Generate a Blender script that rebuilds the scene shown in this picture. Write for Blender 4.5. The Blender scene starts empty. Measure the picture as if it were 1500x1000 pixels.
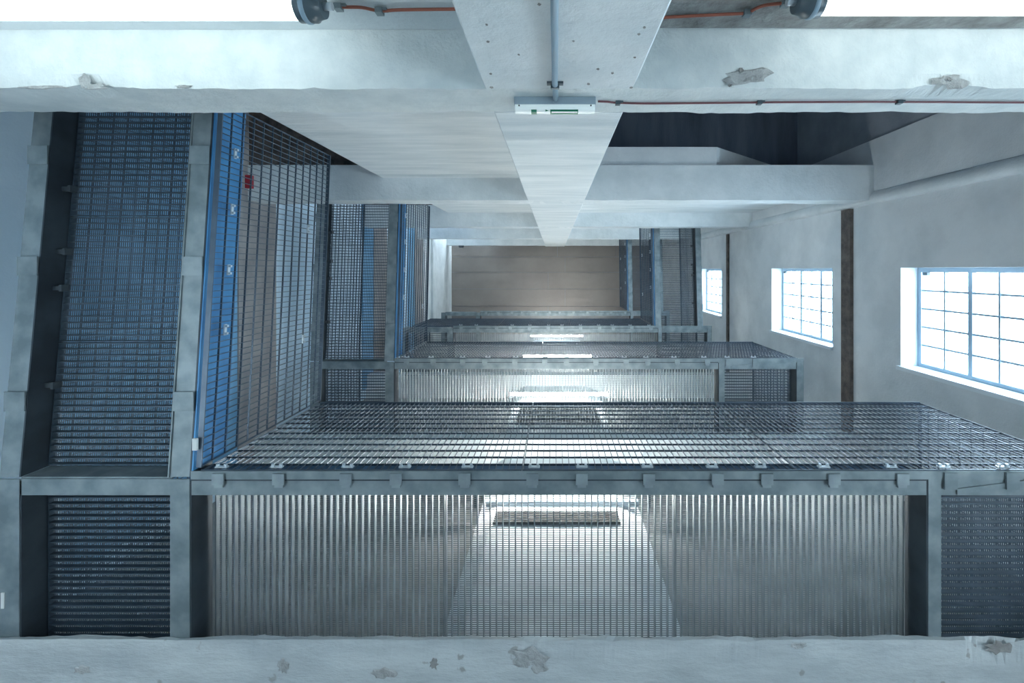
import bpy, bmesh, math, random
from mathutils import Vector, noise

random.seed(7)
SC = bpy.context.scene
COL = SC.collection
F, CX, CY = 700.0, 812.0, 395.0      # focal length and zenith point of the 1500x1000 frame
H = 1.30                             # camera height over the ground floor; all z below count from the camera

# ------------------------------------------------------------------ camera
cam_data = bpy.data.cameras.new('camera')
cam_data.sensor_width = 36.0
cam_data.lens = 36.0 * F / 1500.0
cam_data.shift_x = -(CX - 750.0) / 1500.0
cam_data.shift_y = -(500.0 - CY) / 1500.0
cam_data.clip_start = 0.02
cam = bpy.data.objects.new('camera', cam_data)
cam.location = (0, 0, H)
cam.rotation_euler = (math.pi, 0, 0)   # straight up the stair shaft
COL.objects.link(cam)
SC.camera = cam

# ------------------------------------------------------------------ sky and exposure
world = bpy.data.worlds.new('sky')
SC.world = world
world.use_nodes = True
wn = world.node_tree
bg = wn.nodes['Background']
bg.inputs['Color'].default_value = (0.78, 0.92, 1.0, 1)
bg.inputs['Strength'].default_value = 15.0
SC.view_settings.view_transform = 'Standard'
SC.view_settings.look = 'None'
SC.view_settings.gamma = 1.0
SC.view_settings.use_curve_mapping = False
SC.view_settings.exposure = 0.32

WX, LX = 3.48, -3.37                 # window wall, left wall
BY = 2.30                            # wall behind the landings
WIN = [(-0.9, 0.9), (3.05, 4.80), (5.97, 7.65), (9.94, 11.45)]  # the first is an unseen ground-floor window, added for light from below
WY = (-0.02, 0.985)
for (a, b) in WIN:
    ld = bpy.data.lights.new('window_portal', 'AREA')
    ld.shape = 'RECTANGLE'; ld.size = b - a; ld.size_y = WY[1] - WY[0]
    ld.cycles.is_portal = True
    lo = bpy.data.objects.new('window_portal', ld)
    lo.location = (WX + 0.29, sum(WY) / 2, (a + b) / 2 + H)
    lo.rotation_euler = (0, math.pi / 2, 0)
    COL.objects.link(lo)

# ------------------------------------------------------------------ materials
def mat_base(name):
    m = bpy.data.materials.new(name); m.use_nodes = True
    nt = m.node_tree
    return m, nt, nt.nodes['Principled BSDF']

def concrete(name, c1, c2, bump=0.25, rough=0.8, scale=3.0, stretch=(1, 1, 1), spots=0.0, spotcol=(0.12, 0.11, 0.1)):
    m, nt, p = mat_base(name)
    N, L = nt.nodes, nt.links
    g = N.new('ShaderNodeNewGeometry')
    mp = N.new('ShaderNodeMapping'); mp.inputs['Scale'].default_value = stretch
    L.new(g.outputs['Position'], mp.inputs['Vector'])
    n1 = N.new('ShaderNodeTexNoise'); n1.inputs['Scale'].default_value = scale; n1.inputs['Detail'].default_value = 8; n1.inputs['Roughness'].default_value = 0.6
    L.new(mp.outputs[0], n1.inputs['Vector'])
    r = N.new('ShaderNodeValToRGB'); r.color_ramp.elements[0].position = 0.36; r.color_ramp.elements[1].position = 0.62
    r.color_ramp.elements[0].color = (*c2, 1); r.color_ramp.elements[1].color = (*c1, 1)
    L.new(n1.outputs['Fac'], r.inputs[0])
    out = r.outputs[0]
    if spots:
        n3 = N.new('ShaderNodeTexNoise'); n3.inputs['Scale'].default_value = 9; n3.inputs['Detail'].default_value = 4
        L.new(g.outputs['Position'], n3.inputs['Vector'])
        r3 = N.new('ShaderNodeValToRGB'); r3.color_ramp.elements[0].position = 0.70 - spots; r3.color_ramp.elements[1].position = 0.74 - spots
        L.new(n3.outputs['Fac'], r3.inputs[0])
        mx = N.new('ShaderNodeMixRGB'); mx.inputs['Color2'].default_value = (*spotcol, 1)
        L.new(r3.outputs[0], mx.inputs['Fac']); L.new(out, mx.inputs['Color1']); out = mx.outputs[0]
    L.new(out, p.inputs['Base Color'])
    p.inputs['Roughness'].default_value = rough
    n2 = N.new('ShaderNodeTexNoise'); n2.inputs['Scale'].default_value = 28; n2.inputs['Detail'].default_value = 8; n2.inputs['Roughness'].default_value = 0.65
    L.new(mp.outputs[0], n2.inputs['Vector'])
    ad = N.new('ShaderNodeMath'); ad.operation = 'MULTIPLY_ADD'; ad.inputs[1].default_value = 2.2
    L.new(n1.outputs['Fac'], ad.inputs[0]); L.new(n2.outputs['Fac'], ad.inputs[2])
    b = N.new('ShaderNodeBump'); b.inputs['Strength'].default_value = bump; b.inputs['Distance'].default_value = 0.02
    L.new(ad.outputs[0], b.inputs['Height']); L.new(b.outputs[0], p.inputs['Normal'])
    return m

def metal(name, c1, c2, metallic=0.5, rough=0.5, scale=14.0):
    m, nt, p = mat_base(name)
    N, L = nt.nodes, nt.links
    g = N.new('ShaderNodeNewGeometry')
    n1 = N.new('ShaderNodeTexNoise'); n1.inputs['Scale'].default_value = scale; n1.inputs['Detail'].default_value = 6
    L.new(g.outputs['Position'], n1.inputs['Vector'])
    r = N.new('ShaderNodeValToRGB'); r.color_ramp.elements[0].position = 0.35; r.color_ramp.elements[1].position = 0.65
    r.color_ramp.elements[0].color = (*c2, 1); r.color_ramp.elements[1].color = (*c1, 1)
    L.new(n1.outputs['Fac'], r.inputs[0]); L.new(r.outputs[0], p.inputs['Base Color'])
    p.inputs['Metallic'].default_value = metallic; p.inputs['Roughness'].default_value = rough
    return m

def plain(name, c, rough=0.5, metallic=0.0, emit=None, strength=0):
    m, nt, p = mat_base(name)
    p.inputs['Base Color'].default_value = (*c, 1)
    p.inputs['Roughness'].default_value = rough; p.inputs['Metallic'].default_value = metallic
    if emit:
        p.inputs['Emission Color'].default_value = (*emit, 1); p.inputs['Emission Strength'].default_value = strength
    return m

M = {}
M['white'] = concrete('white_painted_concrete', (0.74, 0.80, 0.83), (0.62, 0.69, 0.72), 0.35, 0.75, 2.6, spots=0.0)
M['board'] = concrete('board_marked_white_concrete', (0.74, 0.80, 0.83), (0.58, 0.66, 0.70), 0.45, 0.75, 3.0, stretch=(0.35, 3, 2.6))
M['rough'] = concrete('coarse_white_concrete', (0.70, 0.76, 0.77), (0.60, 0.67, 0.69), 0.32, 0.8, 7.0)
M['wall'] = concrete('grey_plaster', (0.74, 0.79, 0.82), (0.60, 0.655, 0.69), 0.3, 0.85, 1.6)
M['landwall'] = concrete('landing_wall_plaster', (0.36, 0.37, 0.365), (0.26, 0.275, 0.28), 0.3, 0.85, 1.6)
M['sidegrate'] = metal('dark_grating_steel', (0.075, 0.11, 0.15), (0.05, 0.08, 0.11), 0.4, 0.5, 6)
M['coarsegrey'] = concrete('worn_grey_concrete', (0.60, 0.65, 0.67), (0.44, 0.49, 0.52), 0.4, 0.85, 3.5, stretch=(.5, 1.5, 1), spots=.02, spotcol=(.36, .37, .38))
M['scab'] = concrete('broken_edge_concrete', (0.56, 0.59, 0.60), (0.40, 0.42, 0.43), 0.9, 0.9, 14)
M['scab2'] = concrete('worn_patch_concrete', (0.52, 0.54, 0.55), (0.36, 0.38, 0.39), 0.8, 0.9, 12)
M['pit'] = concrete('dark_pit', (0.34, 0.35, 0.35), (0.22, 0.22, 0.22), 0.4, 0.9, 12)
M['wall_blue'] = concrete('pale_blue_plaster', (0.62, 0.78, 0.90), (0.54, 0.70, 0.84), 0.2, 0.85, 1.2)  # blue tint of the window light is put into the plaster colour
M['band'] = concrete('bare_grey_concrete', (0.34, 0.33, 0.33), (0.24, 0.24, 0.25), 0.3, 0.85, 3)
M['deepblue'] = concrete('blue_paint_band', (0.17, 0.38, 0.60), (0.13, 0.32, 0.52), 0.1, 0.6, 3)  # blue-lit stretches of the left wall, painted as bands
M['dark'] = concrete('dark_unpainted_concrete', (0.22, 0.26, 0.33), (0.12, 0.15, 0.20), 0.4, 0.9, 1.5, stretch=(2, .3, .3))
M['greydark'] = concrete('mid_grey_concrete', (0.36, 0.40, 0.45), (0.26, 0.30, 0.35), 0.3, 0.9, 2)
M['bare'] = concrete('rough_bare_concrete', (0.36, 0.38, 0.38), (0.20, 0.20, 0.20), 0.8, 0.9, 8)
M['roof'] = concrete('brown_grey_ceiling_board', (0.30, 0.275, 0.26), (0.25, 0.23, 0.225), 0.1, 0.9, 1.2)
M['floor'] = concrete('grey_screed', (0.45, 0.47, 0.48), (0.36, 0.38, 0.40), 0.2, 0.7, 1.5)
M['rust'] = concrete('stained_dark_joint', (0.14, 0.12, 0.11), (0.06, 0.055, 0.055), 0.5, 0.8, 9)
M['steel'] = metal('galvanised_steel', (0.26, 0.315, 0.34), (0.155, 0.20, 0.225), 0.35, 0.5, 9)
M['web'] = metal('dark_steel_web', (0.055, 0.075, 0.095), (0.03, 0.042, 0.055), 0.4, 0.5, 5)
M['grate'] = metal('grating_steel', (0.27, 0.32, 0.35), (0.19, 0.235, 0.265), 0.5, 0.45, 6)
M['mesh'] = metal('guard_mesh_steel', (0.09, 0.13, 0.175), (0.06, 0.09, 0.13), 0.4, 0.4, 6)
M['blue'] = metal('blue_toe_board', (0.06, 0.26, 0.52), (0.04, 0.19, 0.42), 0.1, 0.45, 5)  # blue window light reflected by the stringer web, set as its colour
M['plate'] = metal('clamp_plate_steel', (0.30, 0.36, 0.39), (0.22, 0.27, 0.30), 0.4, 0.4, 12)
M['louvre'] = plain('matt_black_louvre', (0.008, 0.009, 0.01), 0.9)
M['chrome'] = plain('bright_clip', (0.6, 0.68, 0.74), 0.3, 0.5)
M['frame'] = plain('window_frame_grey', (0.34, 0.45, 0.55), 0.5)
M['sill'] = plain('white_sill', (0.72, 0.80, 0.85), 0.5)
M['cable'] = plain('orange_red_cable', (0.33, 0.10, 0.065), 0.5)
M['cable2'] = plain('dark_red_cable', (0.16, 0.06, 0.07), 0.5)
M['conduit'] = plain('grey_conduit', (0.24, 0.34, 0.42), 0.4)
M['black'] = plain('black_plastic', (0.04, 0.055, 0.07), 0.4)
M['lampgrey'] = plain('grey_end_cap', (0.06, 0.09, 0.11), 0.35)
M['red'] = plain('red_plastic', (0.35, 0.02, 0.04), 0.4)
M['green'] = plain('green_sign_film', (0.0, 0.13, 0.075), 0.4, emit=(0.0, 0.25, 0.14), strength=0.08)
M['signgrey'] = plain('sign_housing_grey', (0.28, 0.36, 0.42), 0.4)
M['signlight'] = plain('sign_diffuser', (0.85, 0.92, 0.92), 0.25, emit=(0.85, 1, 0.98), strength=0.10)
M['tube'] = plain('lit_tube', (1, 1, 1), 0.4, emit=(1.0, 0.99, 0.93), strength=90)
M['tubenear'] = plain('lit_near_tube', (1, 1, 1), 0.4, emit=(0.90, 1.0, 0.98), strength=3.4)
M['tubeground'] = plain('lit_ground_tube', (1, 1, 1), 0.4, emit=(0.88, 0.97, 1.0), strength=60)
M['webblue'] = metal('blue_grey_web', (0.05, 0.14, 0.25), (0.03, 0.09, 0.18), 0.3, 0.4, 6)  # front beam web with the blue light on it put into the colour
M['label'] = plain('paper_label', (0.7, 0.74, 0.74), 0.6)
# glass: clear with a faint reflection
gm = bpy.data.materials.new('window_glass'); gm.use_nodes = True
nt = gm.node_tree; nt.nodes.clear()
o_ = nt.nodes.new('ShaderNodeOutputMaterial'); mx = nt.nodes.new('ShaderNodeMixShader')
tr = nt.nodes.new('ShaderNodeBsdfTransparent'); tr.inputs[0].default_value = (0.92, 0.97, 1, 1)
gl = nt.nodes.new('ShaderNodeBsdfGlossy'); gl.inputs['Roughness'].default_value = 0.05
mx.inputs[0].default_value = 0.07
nt.links.new(tr.outputs[0], mx.inputs[1]); nt.links.new(gl.outputs[0], mx.inputs[2]); nt.links.new(mx.outputs[0], o_.inputs[0])
M['glass'] = gm

# ------------------------------------------------------------------ mesh helpers
class MB:
    """collects boxes, prisms and tubes into one mesh; coordinates are camera-relative"""
    def __init__(s): s.v, s.f, s.smooth = [], [], False
    def box(s, x0, x1, y0, y1, z0, z1):
        n = len(s.v)
        x0, x1 = min(x0, x1), max(x0, x1); y0, y1 = min(y0, y1), max(y0, y1); z0, z1 = min(z0, z1), max(z0, z1)
        s.v += [(x0,y0,z0),(x1,y0,z0),(x1,y1,z0),(x0,y1,z0),(x0,y0,z1),(x1,y0,z1),(x1,y1,z1),(x0,y1,z1)]
        s.f += [tuple(n+i for i in q) for q in ((0,3,2,1),(4,5,6,7),(0,1,5,4),(1,2,6,5),(2,3,7,6),(3,0,4,7))]
        return s
    def prism(s, prof, a0, a1, axis='x'):
        """profile of 2-D points extruded along an axis; x: (y,z)  y: (x,z)  z: (x,y)"""
        n = len(s.v); k = len(prof)
        for a in (a0, a1):
            for (p, q) in prof:
                s.v.append({'x': (a,p,q), 'y': (p,a,q), 'z': (p,q,a)}[axis])
        s.f.append(tuple(n+i for i in range(k))[::-1]); s.f.append(tuple(n+k+i for i in range(k)))
        for i in range(k):
            j = (i+1) % k
            s.f.append((n+i, n+j, n+k+j, n+k+i))
        return s
    def tube(s, pts, r, seg=10):
        pts = [Vector(p) for p in pts]; n = len(s.v); k = len(pts)
        for i, p in enumerate(pts):
            d = (pts[min(i+1, k-1)] - pts[max(i-1, 0)]).normalized()
            u = d.cross(Vector((0, 0, 1))) if abs(d.z) < 0.9 else d.cross(Vector((1, 0, 0)))
            u.normalize(); w = d.cross(u)
            rr = r[i] if isinstance(r, (list, tuple)) else r
            for j in range(seg):
                a = 2*math.pi*j/seg
                s.v.append(tuple(p + (u*math.cos(a) + w*math.sin(a))*rr))
        for i in range(k-1):
            for j in range(seg):
                a, b = n+i*seg+j, n+i*seg+(j+1) % seg
                s.f.append((a, b, b+seg, a+seg))
        s.f.append(tuple(n+j for j in range(seg))[::-1]); s.f.append(tuple(n+(k-1)*seg+j for j in range(seg)))
        s.smooth = True
        return s
    def shear(s, fn):
        s.v = [(x, y, z + fn(x, y)) for (x, y, z) in s.v]; return s
    def build(s, name, m, parent=None, bevel=0, origin=None):
        me = bpy.data.meshes.new(name)
        if parent is not None:
            o0 = parent['_o']
        else:
            xs, ys, zs = zip(*s.v)
            o0 = origin or ((min(xs)+max(xs))/2, (min(ys)+max(ys))/2, min(zs)+H)
        me.from_pydata([(x-o0[0], y-o0[1], z+H-o0[2]) for (x, y, z) in s.v], [], s.f)
        bm = bmesh.new(); bm.from_mesh(me); bmesh.ops.recalc_face_normals(bm, faces=bm.faces[:])
        bm.to_mesh(me); bm.free()
        if s.smooth:
            me.polygons.foreach_set('use_smooth', [len(p.vertices) == 4 for p in me.polygons])
        me.materials.append(m)
        o = bpy.data.objects.new(name, me); COL.objects.link(o)
        ORIG[o.name] = o0
        if parent is not None: o.parent = parent['_obj']
        else: o.location = o0
        if bevel:
            b = o.modifiers.new('bevel', 'BEVEL'); b.width = bevel; b.segments = 2; b.limit_method = 'ANGLE'
        return o
ORIG = {}
def tag(o, label=None, cat=None, group=None, kind=None):
    if label: o['label'] = label
    if cat: o['category'] = cat
    if group: o['group'] = group
    if kind: o['kind'] = kind
    return o
def empty(name, x, y, z, label=None, cat=None, group=None, kind=None):
    o = bpy.data.objects.new(name, None); o.location = (x, y, z+H); o.empty_display_size = 0.1
    COL.objects.link(o); tag(o, label, cat, group, kind)
    return {'_o': (x, y, z+H), '_obj': o}
def sub(o, parent):     # sub-part: its mesh shares its part's origin
    return {'_o': parent['_o'] if isinstance(parent, dict) else ORIG[parent.name], '_obj': o}
def P(px, py, z): return ((px-CX)/F*z, (py-CY)/F*z, z)

def ragged(name, prof, x0, x1, m, step=0.03, amp=0.006, arris=(), chips=(), parent=None, kind='structure'):
    """beam along x with hand-made, slightly uneven arrises; chips = (x, width, depth, arris index)"""
    nx = max(2, int((x1-x0)/step)); k = len(prof)
    bm = bmesh.new(); rings = []
    cy = sum(p[0] for p in prof)/k; cz = sum(p[1] for p in prof)/k
    for i in range(nx+1):
        x = x0 + (x1-x0)*i/nx; ring = []
        for j, (y, z) in enumerate(prof):
            yy, zz = y, z
            if j in arris:
                a = noise.noise(Vector((x*4.0, j*3.7, 0.3)))*amp + noise.noise(Vector((x*17.0, j*1.7, 5.3)))*amp*0.6
                d = a
                for (cx_, w, dep, jj) in chips:
                    if jj == j and abs(x-cx_) < w:
                        d -= dep*(1-abs(x-cx_)/w)**0.6*(0.7+0.5*noise.noise(Vector((x*40, 2.0, 1.0))))
                sy = 1 if y > cy else -1; sz = 1 if z > cz else -1
                yy += sy*d; zz += sz*d*0.6
            ring.append(bm.verts.new((x, yy, zz+H)))
        rings.append(ring)
    for i in range(nx):
        for j in range(k):
            a, b = rings[i], rings[i+1]; q = (j+1) % k
            bm.faces.new((a[j], a[q], b[q], b[j]))
    bm.faces.new(rings[0]); bm.faces.new(rings[-1][::-1])
    bmesh.ops.recalc_face_normals(bm, faces=bm.faces[:])
    o0 = ((x0+x1)/2, cy, min(p[1] for p in prof)+H)
    bmesh.ops.translate(bm, verts=bm.verts[:], vec=(-o0[0], -o0[1], -o0[2]))
    me = bpy.data.meshes.new(name); bm.to_mesh(me); bm.free(); me.materials.append(m)
    o = bpy.data.objects.new(name, me); o.location = o0; COL.objects.link(o); ORIG[o.name] = o0
    if kind: o['kind'] = kind
    return o

# ================================================================== THE SHELL
TOP = 15.5
FZ = -H
YB = -1.0                                   # back face of the wall beside the near column
tag(MB().box(LX-.3, WX+.3, -3.1, 2.6, FZ-.2, FZ).build('floor', M['floor']), kind='structure')

# right wall with window openings (grid decomposition)
def wall_with_holes(name, m, x0, x1, ya, yb, za, zb, holes):
    mb = MB(); ys = [ya, WY[0], WY[1], yb]
    mb.box(x0, x1, ya, WY[0], za, zb); mb.box(x0, x1, WY[1], yb, za, zb)
    z = za
    for (a, b) in holes:
        mb.box(x0, x1, WY[0], WY[1], z, a); z = b
    mb.box(x0, x1, WY[0], WY[1], z, zb)
    return tag(mb.build(name, m), kind='structure')
wall_with_holes('wall_right', M['wall'], WX, WX+.3, -1.42, 2.4, FZ, TOP, WIN)
# vertical rounded rib in the window wall beside the beams
rib = MB()
prof = [(WX+.01, -.86), (WX-.02, -.845), (WX-.05, -.80), (WX-.055, -.757), (WX-.04, -.73), (WX+.01, -.715)]
rib.prism(prof, FZ, TOP, 'z'); rib.smooth = True
tag(rib.build('trim_1', M['white']), kind='structure')
tag(MB().box(WX+.04, WX+.3, -3.0, -1.42, FZ, 7.2).build('wall_recess_side', M['greydark']), kind='structure')
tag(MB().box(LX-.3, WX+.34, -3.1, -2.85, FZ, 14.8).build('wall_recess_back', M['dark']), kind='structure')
# left wall with bare concrete bands and painted-in bands of blue light
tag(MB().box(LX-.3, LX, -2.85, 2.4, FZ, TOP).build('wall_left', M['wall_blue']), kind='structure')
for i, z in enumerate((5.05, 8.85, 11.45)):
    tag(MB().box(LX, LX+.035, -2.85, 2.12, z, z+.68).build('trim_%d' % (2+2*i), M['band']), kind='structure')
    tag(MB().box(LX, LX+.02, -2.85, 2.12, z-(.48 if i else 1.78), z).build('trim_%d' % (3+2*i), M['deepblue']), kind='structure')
tag(MB().box(LX, LX+.04, -2.85, 2.12, 12.2, TOP).build('trim_8', M['white']), kind='structure')
# wall behind the landings
tag(MB().box(LX-.3, WX+.3, BY, BY+.3, 2.46, TOP).build('wall_landing_side', M['landwall']), kind='structure')
tag(MB().box(LX-.3, WX+.3, 2.4, 2.6, FZ, 2.42).build('wall_front', M['landwall']), kind='structure')
# wall beside the near column: left part full height, right part from level two up
tag(MB().box(-1.87, -.2, YB-.14, YB, 2.25, TOP).build('wall_near_left', M['board']), kind='structure')
tag(MB().box(.2, WX, YB-.14, YB, 5.45, TOP).build('wall_near_right', M['board']), kind='structure')
tag(MB().box(LX, -.29, -1.16, YB-.004, FZ, 1.998).build('wall_ground_left', M['white']), kind='structure')
tag(MB().box(.33, WX, -1.16, YB-.004, FZ, 1.985).build('wall_ground_near', M['bare']), kind='structure')
# ceiling with board panels
cl = tag(MB().box(LX-.3, WX+.3, -3.1, 2.4, TOP+.03, TOP+.25).build('ceiling', M['greydark']), kind='structure')
clp = {'_o': ORIG['ceiling'], '_obj': cl}
rows = [-.98, -.42, .08, .62, 1.18, 2.1]
for i in range(5):
    xs = [LX+.01, -.2+.55*(i % 2), WX-.01] if i else [LX+.01, .1, 2.0, WX-.01]
    for a, b in zip(xs[:-1], xs[1:]):
        MB().box(a+.005, b-.005, rows[i]+.005, rows[i+1]-.005, TOP+random.uniform(-.008, .0), TOP+.03).build('panel', M['roof'], clp)

# near column with chamfered edges and the beams of each level
colp = [(-.305, -.80), (-.285, -.757), (.325, -.757), (.348, -.80), (.348, -1.14), (-.305, -1.14)]
tag(MB().prism([(p[0], p[1]) for p in colp], FZ, 1.998, 'z').build('column_lower', M['white']), kind='structure')
tag(MB().prism([(p[0], p[1]) for p in colp], 2.302, TOP, 'z').build('column_upper', M['board']), kind='structure')
LV = [2.0, 5.2, 8.4, 11.6, 14.8]
yi = -.757
for i, z in enumerate(LV):
    h = .30
    if i == 0:
        chips = [(-1.95, .09, .030, 0), (-1.90, .18, .012, 0), (-1.0, .06, .012, 0), (-.2, .1, .010, 0), (1.66, .16, .040, 0), (.75, .22, .010, 0), (-2.3, .4, .012, 0)]
        prof = [(yi, z), (yi, z+h), (-1.14, z+h), (-1.14, z)]
        ragged('beam_first', [(yi, z), (yi, z+.1), (yi, z+.2), (yi, z+h), (-1.14, z+h), (-1.14, z), (-1.0, z), (-.9, z), (-.82, z)], LX, WX, M['rough'], .02, .007, (0, 3), chips)
    else:
        ragged('beam', [(yi, z), (yi, z+h), (-1.14, z+h), (-1.14, z)], LX, WX, M['white'], .05, .005, (0, 1))
# bare strip of the slab under the right tube, deeper underside on the left
# ceiling slabs of the recess behind the near wall
for z in (5.2, 8.4, 11.6):
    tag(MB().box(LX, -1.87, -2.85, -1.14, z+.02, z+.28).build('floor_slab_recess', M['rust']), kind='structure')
tag(MB().box(.348, 1.77, -1.34, -1.0, 5.215, 5.40).build('ceiling_recess', M['wall']), kind='structure')
sl = MB(); n0 = 0
sl.v = [(1.77,-1.34,5.215),(WX,-1.40,6.9),(WX,-1.14,6.9),(1.77,-1.0,5.215),(1.77,-1.34,5.40),(WX,-1.40,7.1),(WX,-1.14,7.1),(1.77,-1.0,5.40)]
sl.f = [(0,1,2,3),(4,5,6,7),(0,1,5,4),(1,2,6,5),(2,3,7,6),(3,0,4,7)]
tag(sl.build('ceiling_recess_slope', M['wall']), kind='structure')
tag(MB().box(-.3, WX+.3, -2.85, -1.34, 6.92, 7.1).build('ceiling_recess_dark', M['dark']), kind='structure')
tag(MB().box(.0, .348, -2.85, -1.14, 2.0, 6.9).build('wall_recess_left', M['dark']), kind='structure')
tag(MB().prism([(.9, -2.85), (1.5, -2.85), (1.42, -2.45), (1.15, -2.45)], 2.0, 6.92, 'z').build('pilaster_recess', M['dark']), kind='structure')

# landing-side concrete: ledge beams and the far column
ZB = [2.45, 5.56, 8.80, 12.0]
chips = [(-.05, .16, .03, 0), (.28, .05, .02, 0), (.62, .06, .015, 0), (2.18, .10, .055, 0), (2.27, .06, .06, 0), (2.34, .03, .03, 0), (-.8, .2, .008, 0), (.95, .12, .018, 0)]
ragged('beam_front', [(1.868, 2.415), (1.875, 2.445), (2.4, 2.445), (2.4, 2.415), (2.2, 2.415), (2.0, 2.415)], LX, WX, M['coarsegrey'], .02, .009, (0, 1), chips)
for z in ZB[1:]:
    ragged('beam_landing', [(1.88, z-.25), (1.88, z-.02), (BY, z-.02), (BY, z-.25)], LX, WX, M['white'], .06, .006, (0, 1))
zz = [2.46] + [z-.02 for z in ZB[1:]] + [TOP]
for i in range(4):
    a = zz[i]; b = (ZB[i+1]-.25) if i < 3 else TOP
    tag(MB().prism([(-.68, BY), (-.66, 2.16), (-.52, 2.08), (.56, 2.08), (.76, 2.16), (.78, BY)], a, b, 'z').build('column_landing', M['white']), kind='structure')

# broken patches and pits in the concrete, each an irregular shallow scab on its surface
def patch(parent, cx, cy, cz, rx, ry, m, name='broken_patch', plane='z', seed=0, t=.004):
    rnd = random.Random(seed); n = 18; mb = MB(); ring = []
    for i in range(n):
        a = 2*math.pi*i/n; k = .55+.55*rnd.random(); ring.append((math.cos(a)*rx*k, math.sin(a)*ry*k))
    P_ = (lambda u, v, w: (cx+u, cy+v, cz+w)) if plane == 'z' else (lambda u, v, w: (cx+u, cy-w, cz+v))
    mb.v = [P_(u, v, 0) for u, v in ring]+[P_(u*.8, v*.8, -t) for u, v in ring]+[P_(0, 0, -t*.3)]
    for i in range(n):
        j = (i+1) % n
        mb.f += [(i, j, n+j, n+i), (n+i, n+j, 2*n)]
    return mb.build(name, m, sub(bpy.data.objects[parent], bpy.data.objects[parent]))
for k, (px, py, rx, ry) in enumerate(((124, 119, 9, 13), (140, 127, 22, 6), (60, 128, 40, 3), (270, 127, 14, 3), (1095, 112, 42, 15), (1393, 119, 30, 12), (1085, 104, 4, 5), (1068, 126, 4, 3), (1389, 117, 5, 3))):
    m = M['scab'] if k not in (6, 7, 8) else M['pit']
    patch('beam_first', (px-CX)/350, (py-CY)/350, 1.999 if m is M['scab'] else 1.994, rx/350, ry/350, m, seed=k, name='broken_patch' if m is M['scab'] else 'pit')
for k, (px, py, rx, ry) in enumerate(((775, 962, 30, 16), (790, 975, 16, 12), (636, 972, 7, 9), (560, 985, 22, 10), (415, 975, 9, 12), (120, 980, 14, 7), (1170, 945, 14, 5), (1462, 948, 22, 11))):
    patch('beam_front', (px-CX)/F*2.415, (py-CY)/F*2.415, 2.413, rx/290, ry/290, M['scab2'] if k != 2 and k != 7 else M['pit'], seed=20+k)
for k, (px, py, r_) in enumerate(((713, 36, 2.4), (715, 61, 2.6), (790, 6, 3), (944, 40, 2.5), (936, 50, 2.5), (876, 101, 2.5), (897, 107, 2.5), (719, 108, 2.5), (930, 84, 2.2), (720, 128, 3), (925, 128, 3), (862, 123, 3), (840, 60, 2), (760, 80, 2))):
    z_ = .757*F/(CY-py); s_ = z_/F
    patch('column_lower', (px-CX)*s_, -.757, z_, r_*s_, r_*1.5*s_, M['pit'], 'pit', 'y', 50+k, .0015)

# dark joints along the window wall at each storey
tag(MB().box(WX-.04, WX+.01, -.71, BY, 5.56, 5.735).build('trim_9', M['rust']), kind='structure')
tag(MB().box(WX-.03, WX+.01, -.71, BY, 9.50, 9.60).build('trim_10', M['rust']), kind='structure')
# piping trim on left wall near its top
tag(MB().box(LX, LX+.1, -1.0, 2.1, 12.9, 13.2).build('trim_11', M['white']), kind='structure')

# ------------------------------------------------------------------ windows
for wi, (a, b) in enumerate(WIN):  # the first one, added for its light, lies below the view
    w = empty('window_%d' % (wi+1), WX+.18, sum(WY)/2, a, kind='structure')
    X = WX+.17; y0, y1 = WY; g0, g1 = y0+.045, y1-.055
    fr = MB()
    fr.box(X, X+.05, y0, g0, a, b).box(X, X+.05, g1, y1, a, b).box(X, X+.05, g0, g1, a, a+.045).box(X, X+.05, g0, g1, b-.045, b)
    fr.build('window_frame', M['frame'], w)
    MB().box(WX-.03, X, y1-.02, y1+.018, a+.0, b+.03).build('window_sill', M['sill'], w)
    nz = 6 if wi != 3 else 5; ny = 5
    dz = (b-a-.09)/nz; dy = (g1-g0)/ny
    for k in range(1, nz):
        t = .022 if k % 2 == 0 else .010
        MB().box(X+.005, X+.04, g0, g1, a+.045+k*dz-t, a+.045+k*dz+t).build('mullion', M['frame'], w)
    for k in range(1, ny):
        MB().box(X+.01, X+.035, g0+k*dy-.009, g0+k*dy+.009, a+.045, b-.045).build('glazing_bar', M['frame'], w)
    for i in range(nz):
        for j in range(ny):
            MB().box(X+.02, X+.024, g0+j*dy+.006, g0+(j+1)*dy-.006, a+.045+i*dz+.007, a+.045+(i+1)*dz-.007).build('pane', M['glass'], w)
    MB().box(X-.03, X, g0+.0, g0+.03, b-.16, b-.10).box(X-.03, X, g0, g0+.03, a+.1, a+.16).build('hinge', M['lampgrey'], w)

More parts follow.
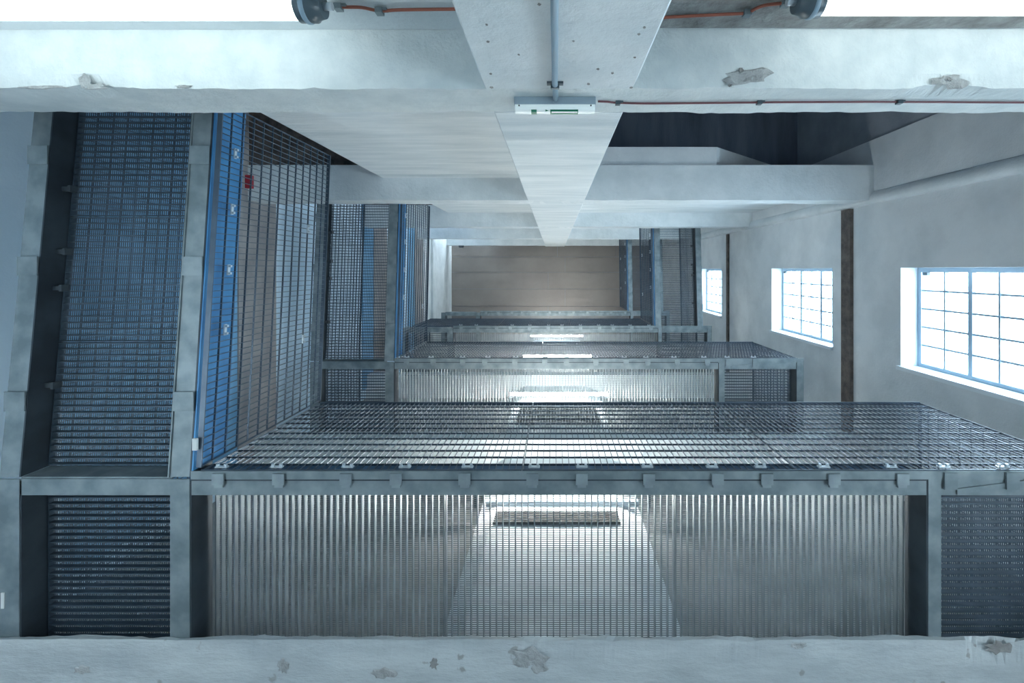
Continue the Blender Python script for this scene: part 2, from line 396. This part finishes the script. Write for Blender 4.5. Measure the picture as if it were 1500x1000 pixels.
# ================================================================== STEEL WALKWAYS
word = ['lowest', 'second', 'third', 'topmost']
def ramp(x, y): return .085*(1.06-y) if y < 1.06 else 0.0
def mirror_x(mb, on):
    if on: mb.v = [(-x, y, z) for (x, y, z) in mb.v]
    return mb
def deck(name, x0, x1, y0, y1, z, along, label, group, fn=None):
    """grating panel: deep bearing bars 33 mm apart, shallow cross bars 11 mm apart, binding frame"""
    e = empty(name, (x0+x1)/2, (y0+y1)/2, z, label, 'grating', group)
    bb, cb, fr = MB(), MB(), MB()
    p, q = .0335, .0115
    if along == 'y':
        n = int((x1-x0)/p)
        for i in range(1, n): x = x0+(x1-x0)*i/n; bb.box(x-.0028, x+.0028, y0, y1, z, z+.030)
        n = int((y1-y0)/q)
        for i in range(1, n): y = y0+(y1-y0)*i/n; cb.box(x0, x1, y-.0013, y+.0013, z+.025, z+.030)
    else:
        n = int((y1-y0)/p)
        for i in range(1, n): y = y0+(y1-y0)*i/n; bb.box(x0, x1, y-.0028, y+.0028, z, z+.030)
        n = int((x1-x0)/q)
        for i in range(1, n): x = x0+(x1-x0)*i/n; cb.box(x-.0013, x+.0013, y0, y1, z+.025, z+.030)
    t = .005
    fr.box(x0, x0+t, y0, y1, z-.001, z+.031).box(x1-t, x1, y0, y1, z-.001, z+.031).box(x0+t, x1-t, y0, y0+t, z-.001, z+.031).box(x0+t, x1-t, y1-t, y1, z-.001, z+.031)
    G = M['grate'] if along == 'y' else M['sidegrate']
    for nm, mb, m in (('bearing_bars', bb, G), ('cross_bars', cb, G), ('binding_frame', fr, G)):
        if fn: mb.shear(fn)
        o = mb.build(nm, m, e)
        if nm != 'binding_frame': o['kind'] = 'stuff'
    return e
def guard(name, axis, c, a0, a1, z0, z1, label, group, fn=None, clips=()):
    """mesh guard: upright bars 33 mm apart, level bars 100 mm apart, clips where it is fixed"""
    if axis == 'x': e = empty(name, (a0+a1)/2, c, z0, label, 'guard', group)
    else: e = empty(name, c, (a0+a1)/2, z0, label, 'guard', group)
    up, lv, fr = MB(), MB(), MB()
    n = int((a1-a0)/.0345)
    def bx(mb, p0, p1, q0, q1, r0, r1):
        if axis == 'x': mb.box(p0, p1, c+q0, c+q1, r0, r1)
        else: mb.box(c+q0, c+q1, p0, p1, r0, r1)
    for i in range(1, n):
        a = a0+(a1-a0)*i/n; bx(up, a-.0015, a+.0015, -.004, .004, z0, z1)
    nl = int((z1-z0)/.092)
    for k in range(1, nl):
        zz_ = z0+(z1-z0)*k/nl
        s = 6 if fn else 1
        for j in range(s): bx(lv, a0+(a1-a0)*j/s, a0+(a1-a0)*(j+1)/s, -.005, .005, zz_-.002, zz_+.002)
    s = 6 if fn else 1
    for j in range(s):
        for zz_ in (z0, z1-.012): bx(fr, a0+(a1-a0)*j/s, a0+(a1-a0)*(j+1)/s, -.013, .013, zz_, zz_+.008)
    bx(fr, a0, a0+.003, -.008, .008, z0, z1); bx(fr, a1-.003, a1, -.008, .008, z0, z1)
    for nm, mb in (('upright_bars', up), ('level_bars', lv), ('edge_frame', fr)):
        if fn: mb.shear(fn)
        o = mb.build(nm, M['mesh'], e)
        if nm != 'edge_frame': o['kind'] = 'stuff'
    sgn = -1 if (axis == 'x' or c > 0) else 1
    for (a, zc) in clips:
        mb = MB()
        bx(mb, a-.030, a+.030, sgn*.013, sgn*.020, zc-.010, zc+.010)
        bx(mb, a-.026, a-.014, sgn*.020, sgn*.032, zc-.007, zc+.007)
        bx(mb, a+.014, a+.026, sgn*.020, sgn*.032, zc-.007, zc+.007)
        if fn: mb.shear(fn)
        mb.build('clip', M['chrome'], e)
    return e
def channel(mb, x0, x1, y0, y1, z, web, hgt=.15, fl=.1, t=.008):
    """U-section: web position and side; web in 'x' planes runs along y and vice versa. returns flange, web meshes"""

CUT = [-1.83, -.59, .65, 1.885]
for i, zb in enumerate(ZB):
    W = word[i]; side = 1 if i < 2 else -1       # lower two walkways on the left, upper two on the right
    dz = zb+.125
    fr = empty('platform_frame', 0, 1.1, zb, '%s steel frame of galvanised channels carrying landing and side walkway' % ('lowest, largest' if i == 0 else W), 'steel frame', 'walkway frames up the shaft')
    X0, X1 = -2.84, 2.90
    # front beam: bottom flange, web, lip
    fl = MB().box(-1.86, 1.907, 1.072, 1.155, zb, zb+.008).build('beam_flange', M['steel'], fr)
    MB().box(-1.86, 1.907, 1.064, 1.072, zb, zb+.15).build('beam_web', M['webblue'], fr)
    MB().box(-1.86, 1.907, 1.03, 1.072, zb-.006, zb+.0).build('beam_lip', M['steel'], fr)
    MB().box(-1.86, 1.907, 1.0722, 1.080, zb-.004, zb-.0002).build('groove', M['web'], fr)
    # end pieces of the front beam beyond the inner stringers
    MB().box(-2.74, -1.967, 1.072, 1.155, zb, zb+.008).box(-2.74, -1.967, 1.064, 1.072, zb+.008, zb+.15).build('beam_flange', M['steel'], fr)
    MB().box(1.98, X1-.08, 1.072, 1.155, zb, zb+.008).build('beam_flange', M['steel'], fr)
    MB().box(1.907, X1, 1.03, 1.072, zb-.006, zb+.0).build('beam_lip', M['steel'], fr)
    # stringers across the landing (run along y)
    for (xa, xb, xw) in ((-1.967, -1.868, -1.868), (1.915, 1.98, 1.907), (-2.84, -2.74, -2.74), (X1-.08, X1, X1-.088)):
        MB().box(xa, xb, 1.072, BY-.005, zb-.004, zb+.004).build('stringer_flange', M['steel'], fr)
        MB().box(xw, xw+.008, 1.08, BY-.005, zb, zb+.15).build('stringer_web', M['web'], fr)
    # clamp plates over the flange edge
    for px in (322, 410, 508, 581, 681, 780, 852, 950, 1050, 1122, 1220, 1320):
        x = (px-CX)/F*2.45
        if -1.84 < x < 1.88:
            mb = MB().box(x-.030, x+.030, 1.040, 1.096, zb-.018, zb-.009).box(x-.022, x+.022, 1.096, 1.112, zb-.012, zb-.002)
            o = mb.build('clamp_plate', M['plate'], fr)
    for px in (1390, 1480):
        x = (px-CX)/F*2.45
        MB().box(x-.033, x+.033, 1.035, 1.12, zb-.016, zb-.007).build('clamp_plate', M['steel'], fr)
    # splice marks on beam: gusset right
    MB().prism([(2.06, 1.12), (2.42, 1.075), (2.42, 1.09), (2.06, 1.15)], zb-.008, zb-.002, 'z').build('gusset', M['steel'], fr)

    # decking of the landing
    names = ['left', 'middle', 'right']
    for k in range(3):
        deck('deck_grating', CUT[k]+.003, CUT[k+1]-.003, 1.082, 2.07, dz, 'y', '%s third of the %s landing grating, bars running toward the landing wall' % (names[k], W), 'landing gratings')
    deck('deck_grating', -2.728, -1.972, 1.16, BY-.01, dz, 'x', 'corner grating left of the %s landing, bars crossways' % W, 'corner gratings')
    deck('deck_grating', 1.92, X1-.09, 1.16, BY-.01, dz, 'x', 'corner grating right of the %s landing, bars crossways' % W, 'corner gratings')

    # front guard
    cl_ = []
    for px in (318, 400, 505, 590, 683, 782, 853, 950, 1046, 1118, 1212, 1312, 1390, 1478):
        cl_.append(((px-CX)/F*2.45, zb+.035))
    gx0, gx1 = (-1.82, 2.84) if i < 2 else (-2.62, 1.82)
    if i == 3: gx0 = -2.4
    cuts = [gx0, gx0+(gx1-gx0)*.355, gx0+(gx1-gx0)*.66, gx1]
    gg = ['left', 'middle', 'right']
    if i < 3:
        for k in range(3):
            guard('mesh_guard', 'x', 1.04, cuts[k]+.002, cuts[k+1]-.002, zb+.005, zb+1.27, '%s mesh guard panel along the %s landing edge' % (gg[k], W), 'front guard panels', None,
                  [c for c in cl_ if cuts[k]+.04 < c[0] < cuts[k+1]-.04])
    # end guard at the side that has no walkway
    xe = 2.84 if i < 2 else -2.62
    if i < 3: guard('mesh_guard', 'y', xe, 1.056, BY-.02, zb+.16, zb+1.27, 'end mesh guard closing the %s landing by the %s wall' % (W, 'window' if i < 2 else 'left'), 'end guard panels')

    # side walkway
    def sx(a, b): return (a, b) if side > 0 else (-b, -a)
    wk = fr
    Y0 = -1.9 if side > 0 else -.98
    outw = 2.84 if side > 0 else 2.74
    for (xa, xb, nm, m) in ((-1.967, -1.868, 'inner', 'steel'), (-outw, -outw+.1, 'outer', 'steel')):
        a, b = sx(xa, xb)
        MB().prism([(Y0, zb+ramp(0, Y0)-.004), (1.06, zb-.004), (1.06, zb+.004), (Y0, zb+ramp(0, Y0)+.004)], a, b, 'x').build('stringer_flange', M[m], wk)
        xw = (xb, xb+.008)
        a, b = sx(*xw)
        MB().prism([(Y0, zb+ramp(0, Y0)-.004), (1.06, zb-.004), (1.06, zb+.15), (Y0, zb+ramp(0, Y0)+.15)], a, b, 'x').build('stringer_web', M['web'], wk)
        # narrow bright lip on the walkway side of the inner flange
        if nm == 'inner':
            a, b = sx(xa-.007, xa-.001)
            MB().prism([(Y0, zb+ramp(0, Y0)-.012), (1.9 if False else 1.06, zb-.012), (1.06, zb+.03), (Y0, zb+ramp(0, Y0)+.03)], a, b, 'x').build('flange_lip', M['steel'], wk)
        for yy in (-.62, -.02, .68):
            zz_ = zb+ramp(0, yy)
            a, b = sx(xa-.002, xb+.004)
            MB().box(a, b, yy-.05, yy+.05, zz_-.016, zz_-.009).build('splice_plate', M['steel'], wk)
    a, b = sx(-1.862, -1.852)
    MB().prism([(Y0 if side < 0 else -.95, zb+ramp(0, -.95)+.0), (1.03, zb+.0), (1.03, zb+.25), (Y0 if side < 0 else -.95, zb+ramp(0, -.95)+.25)], a, b, 'x').build('toe_board', M['blue'], wk)  # web face toward the shaft, coloured with the reflected blue light
    for yy in (-.45, -.10, .10, .62):
        zz_ = zb+ramp(0, yy)
        a, b = sx(-outw+.108, -outw+.15)
        mb = MB().box(a, b, yy-.012, yy+.012, zz_+.07, zz_+.10); mb.box(*sx(-outw+.15, -outw+.165), yy-.018, yy+.018, zz_+.062, zz_+.108)
        mb.build('clamp_bolt', M['black'], wk)
    ys = [Y0, -.30, .40, 1.055] if side > 0 else [Y0, .03, 1.055]
    for k in range(len(ys)-1):
        a, b = sx(-outw+.112, -1.976)
        nmk = ['innermost', 'middle', 'landing-side'] if side > 0 else ['far', 'landing-side']
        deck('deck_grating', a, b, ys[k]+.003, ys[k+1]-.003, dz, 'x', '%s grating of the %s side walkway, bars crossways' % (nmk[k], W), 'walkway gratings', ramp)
    c = -1.83*side
    clips = [(y, zb+.12) for y in (-.66, -.34, .0, .33)]
    clips += [(y, zb+.95) for y in (-.3, .5)]
    gy = [-.93, 1.02]
    for k in range(1):
        guard('mesh_guard', 'y', c, gy[k]+.002, gy[k+1]-.002, zb+.005, zb+1.27, 'long mesh guard of the %s side walkway facing the shaft' % W, 'walkway guard panels', ramp, [q for q in clips if gy[k]+.05 < q[0] < gy[k+1]-.05])
    co = -(outw-.06)*side
    gyo = [Y0 if side < 0 else -1.5, .2, 1.9]
    for k in range(2):
        guard('mesh_guard', 'y', co, gyo[k]+.002, gyo[k+1]-.002, zb+.20, zb+1.27, '%s outer mesh guard of the %s side walkway near the wall' % (['far', 'landing-side'][k], W), 'outer guard panels', ramp)

# inspection label stuck on the lowest inner stringer
x, y, z = P(283, 652, 2.44)
tag(MB().box(x-.012, x+.012, y-.03, y+.03, z-.001+ramp(0, y)-.0045-.0005, z+.0055+ramp(0, y)).build('sticker', M['label']), 'small white sticker on the lowest inner stringer', 'sticker')
x, y, z = P(3, 880, 2.44)
tag(MB().box(x-.008, x+.008, y-.04, y+.04, z+.001, z+.0055).build('sticker', M['label']), 'small white sticker on the outer stringer, at the left edge', 'sticker')

# ================================================================== LAMPS
for i, zb in enumerate(ZB):
    z = zb+1.75; y = 1.90
    pos = ['hidden behind the lowest landing beam', 'just above the lowest mesh guard', 'just above the second landing beam', 'at the third landing, smallest and farthest'][i]
    e = empty('tube_lamp', .07, 2.08, z, 'lit fluorescent tube lamp on the landing column, %s' % pos, 'lamp', 'landing tube lamps')
    MB().box(-.60, .74, 2.03, 2.079, z-.01, z+.05).build('lamp_housing', M['signgrey'], e)
    MB().tube([(-.68, y, z), (.82, y, z)], .026, 14).build('tube', M['tube'], e)
    for s in (-.70, .82):
        MB().box(s, s+.02, y-.03, 2.079, z-.03, z+.03).build('end_cap', M['lampgrey'], e)
for k, (xw, sg) in enumerate(((LX, 1), (WX, -1))):  # unseen lamps added below the view to brighten undersides and lower column
    e = empty('tube_lamp', xw+sg*.05, .75, -.2, 'lit tube lamp on the ground floor %s wall' % ['left', 'window'][k], 'lamp', 'ground floor tube lamps')
    MB().box(xw+sg*.001, xw+sg*.04, .0, 1.5, -.235, -.165).build('lamp_housing', M['signgrey'], e)
    MB().tube([(xw+sg*.075, .01, -.2), (xw+sg*.075, 1.49, -.2)], .035, 14).build('tube', M['tubeground'], e)
# unidentified dark slots on the column, drawn as slatted plates, below the two lowest lamps
for j, (za, zb_, xa, xb) in enumerate(((3.895, 4.08, -.50, .54), (6.40, 7.20, -.52, .62))):
    e = empty('louvre', .02, 2.08, za, ['wide dark louvre across the landing column seen through the lowest grating', 'dark louvre across the landing column seen through the lowest mesh guard'][j], 'louvre', None)
    MB().box(xa, xb, 2.06, 2.079, za, zb_).build('back_plate', M['louvre'], e)
    mb = MB(); n = 33 if j == 0 else 12
    if j == 0:
        for k in range(1, 12): x = xa+(xb-xa)*k/12; mb.box(x-.003, x+.003, 2.045, 2.06, za, zb_)
    else:
        for k in range(n): z_ = za+(zb_-za)*(k+.5)/n; mb.box(xa+.02, xb-.02, 2.045, 2.06, z_-.006, z_+.006)
    o = mb.build('slats', M['louvre'], e); o['kind'] = 'stuff'

def near_tube(xa, xb, y, z, capx, label):
    e = empty('tube_lamp', (xa+xb)/2, y, z, label, 'lamp', 'near tube lamps')
    MB().tube([(xa, y, z), (xb, y, z)], .045, 24).build('tube', M['tubenear'], e)
    for c in (xa, xb):
        s = 1 if c > (xa+xb)/2 else -1
        mb = MB().tube([(c-.004*s, y, z), (c-.002*s, y, z), (c+.055*s, y, z), (c+.062*s, y, z), (c+.085*s, y, z)], [.050, .054, .054, .046, .040], 24)
        o = mb.build('end_cap', M['lampgrey'], e)
        MB().tube([(c+.018*s, y, z), (c+.022*s, y, z), (c+.032*s, y, z), (c+.036*s, y, z)], [.0545, .058, .058, .0545], 24).build('clamp_ring', M['conduit'], sub(o, e))
        MB().tube([(c+.085*s, y, z), (c+.115*s, y, z)], .014, 10).build('cable_gland', M['signlight'] if False else M['chrome'], e)
        MB().box(c+.012*s, c+.042*s, YB, y-.04, z-.02, z+.02).build('bracket', M['lampgrey'], e)
near_tube(-2.45, -.895, -.925, 1.68, 0, 'large lit tube lamp under the near beam, left of the column')
near_tube(.932, 2.5, -.942, 1.68, 0, 'large lit tube lamp under the near beam, right of the column')

# ------------------------------------------------------------------ emergency exit sign
e = empty('exit_sign', 0.0, -.72, 2.08, 'grey box exit sign lamp with green arrow film on the near column', 'sign')
z0 = 2.085
def sx_(px): return (px-CX)/F*2.085
xa, xb = sx_(753), sx_(873)
MB().box(xa, xb, -.757, -.722, z0+.001, z0+.10).build('sign_housing', M['signgrey'], e, bevel=.003)
prof = [(-.722, z0+.001), (-.712, z0), (-.700, z0+.003), (-.693, z0+.010), (-.689, z0+.022), (-.689, z0+.034), (-.697, z0+.055), (-.722, z0+.07)]
dm = MB().prism(prof, xa+.004, xb-.004, 'x').build('sign_diffuser', M['signlight'], e)
for s in (xa+.022, xb-.022):
    MB().tube([(s, -.716, z0-.004), (s, -.716, z0+.004)], .0035, 8).build('screw', M['black'], e)
gx = [(778, 786), (806, 847)]
film = MB()
for (a, b) in gx:
    film.prism([(-.7000, z0+.0028), (-.693, z0+.0098), (-.689, z0+.022), (-.689, z0+.034), (-.6885, z0+.034), (-.6883, z0+.022), (-.6922, z0+.0092), (-.6996, z0+.0018)], sx_(a), sx_(b), 'x')
fo = film.build('green_film', M['green'], e)
# white stripe and arrow on the film, running figure beside it
st = MB()
st.prism([(-.6930, z0+.0088), (-.6900, z0+.0165), (-.6894, z0+.0158), (-.6924, z0+.0080)], sx_(808), sx_(846), 'x')
st.build('white_stripe', M['signlight'], e)
ar = MB(); z1 = z0+.03
ar.v = [(sx_(799), -.7000, z0+.0020), (sx_(799), -.6930, z0+.0090), (sx_(803.5), -.6965, z0+.0055), (sx_(799), -.6996, z0+.0008), (sx_(799), -.6924, z0+.0080), (sx_(803.5), -.6960, z0+.0043)]
ar.f = [(0,1,2),(3,4,5),(0,1,4,3),(1,2,5,4),(2,0,3,5)]
ar.build('arrow', M['green'], e)

# ------------------------------------------------------------------ conduit, cables and clips
e = empty('conduit', 0, -.745, -H, 'vertical grey conduit up the middle of the near column to the exit sign', 'conduit')
MB().tube([(.0, -.744, -H), (.0, -.744, 1.2), (.002, -.744, 1.9), (.006, -.744, 2.10)], .0118, 14).build('pipe', M['conduit'], e)
for z in (.4, 1.2, 1.93):
    MB().box(-.03, .036, -.757, -.748, z-.012, z+.012).box(-.015, .02, -.75, -.731, z-.008, z+.008).build('pipe_clip', M['lampgrey'], e)
MB().tube([(.006, -.735, 2.078), (.006, -.735, 2.085)], .012, 10).build('cap', M['signgrey'], e)

def cable(pts, r, m, clips, label, mclip, plane):
    e = empty('cable', *pts[0], label, 'cable')
    # smooth the path
    q = []
    V = [Vector(p) for p in pts]
    for i in range(len(V)-1):
        p0, p1, p2, p3 = V[max(i-1, 0)], V[i], V[i+1], V[min(i+2, len(V)-1)]
        for t in (0, .25, .5, .75):
            q.append(.5*((2*p1)+(p2-p0)*t+(2*p0-5*p1+4*p2-p3)*t*t+(3*p1-p0-3*p2+p3)*t**3))
    q.append(V[-1])
    MB().tube([tuple(v) for v in q], r, 8).build('cord', m, e)
    for (x, y, z) in clips:
        s = r*2.2
        mb = MB()
        if plane == 'face': mb.box(x-s, x+s, y-r-.002, y+s*.9, z-s*1.1, z+s*1.1).box(x+s, x+s*2.2, y-r-.002, y+.001, z-s*.8, z+s*.8)
        else: mb.box(x-s, x+s, y-s*1.1, y+s*1.1, z-s*.9, z+r+.002).box(x+s, x+s*2.2, y-s*.8, y+s*.8, z-.001, z+r+.002)
        mb.build('cable_clip', mclip, e)
zf = 2.155
def face(px, py): return ((px-CX)/F*(.750*F/(CY-py)), -.750, .750*F/(CY-py))
pts = [face(876, 148.5), face(890, 149), face(905, 150.5), face(960, 151.5), face(1112, 150), face(1200, 149.5), face(1317, 149.3), face(1500, 150.2), face(1640, 150)]
cable(pts, .0048, M['cable2'], [face(905, 150.5), face(1112, 150), face(1317, 149.3), face(1520, 150.2)], 'thin dark red cable along the near beam right of the exit sign', M['lampgrey'], 'face')
def under(px, py, z=1.990): return ((px-CX)/F*z, (py-CY)/F*z, z)
def lowwall(px, py): return ((px-CX)/F*(.988*F/(CY-py)), -.988, .988*F/(CY-py))
cable([lowwall(478, 10), lowwall(505, 10.5), lowwall(530, 11), lowwall(556, 16), lowwall(585, 14.5), lowwall(655, 13.5), lowwall(690, 13)], .0062, M['cable'], [lowwall(556, 16), lowwall(496, 10)], 'orange cable under the near beam, left of the column', M['steel'], 'face')
cable([lowwall(965, 26), lowwall(1000, 24), lowwall(1060, 21), lowwall(1094, 19), lowwall(1108, 12), lowwall(1125, 7), lowwall(1160, 4)], .0062, M['cable'], [lowwall(1094, 19), lowwall(1150, 4.5)], 'orange cable under the near beam, right of the column', M['steel'], 'face')

# ------------------------------------------------------------------ small wall fittings
def alarm(px, py, z, X, r, m, label, cat, name):
    x, y, z = P(px, py, z)
    return tag(MB().tube([(x, y, z), (x+.02, y, z), (x+.03, y, z)], [r, r, r*.6], 14).build(name, m), label, cat)
# red call point on the left wall seen through the nearest guard, and two sensors high up
x, y, z = P(362, 268, 5.24)
tag(MB().box(LX+.035, LX+.10, y-.07, y+.07, z-.09, z+.09).build('fire_call_point', M['red']), 'red fire call point on the left wall behind the nearest mesh guard', 'alarm')
z = 9.35; x, y = (631-CX)/F*z, YB
y = (345-CY)/F*10.0
tag(MB().tube([(LX+.04, -.93, 13.0), (LX+.11, -.93, 13.0)], [.07, .06], 14).build('alarm_sounder', M['red']), 'small red alarm sounder high on the left wall, by the topmost beams', 'alarm')
tag(MB().tube([(-2.9, -.755, 14.9), (-2.9, -.69, 14.9)], [.09, .07], 14).build('ceiling_sensor', M['black']), 'small black sensor on the topmost beam at far left', 'sensor')
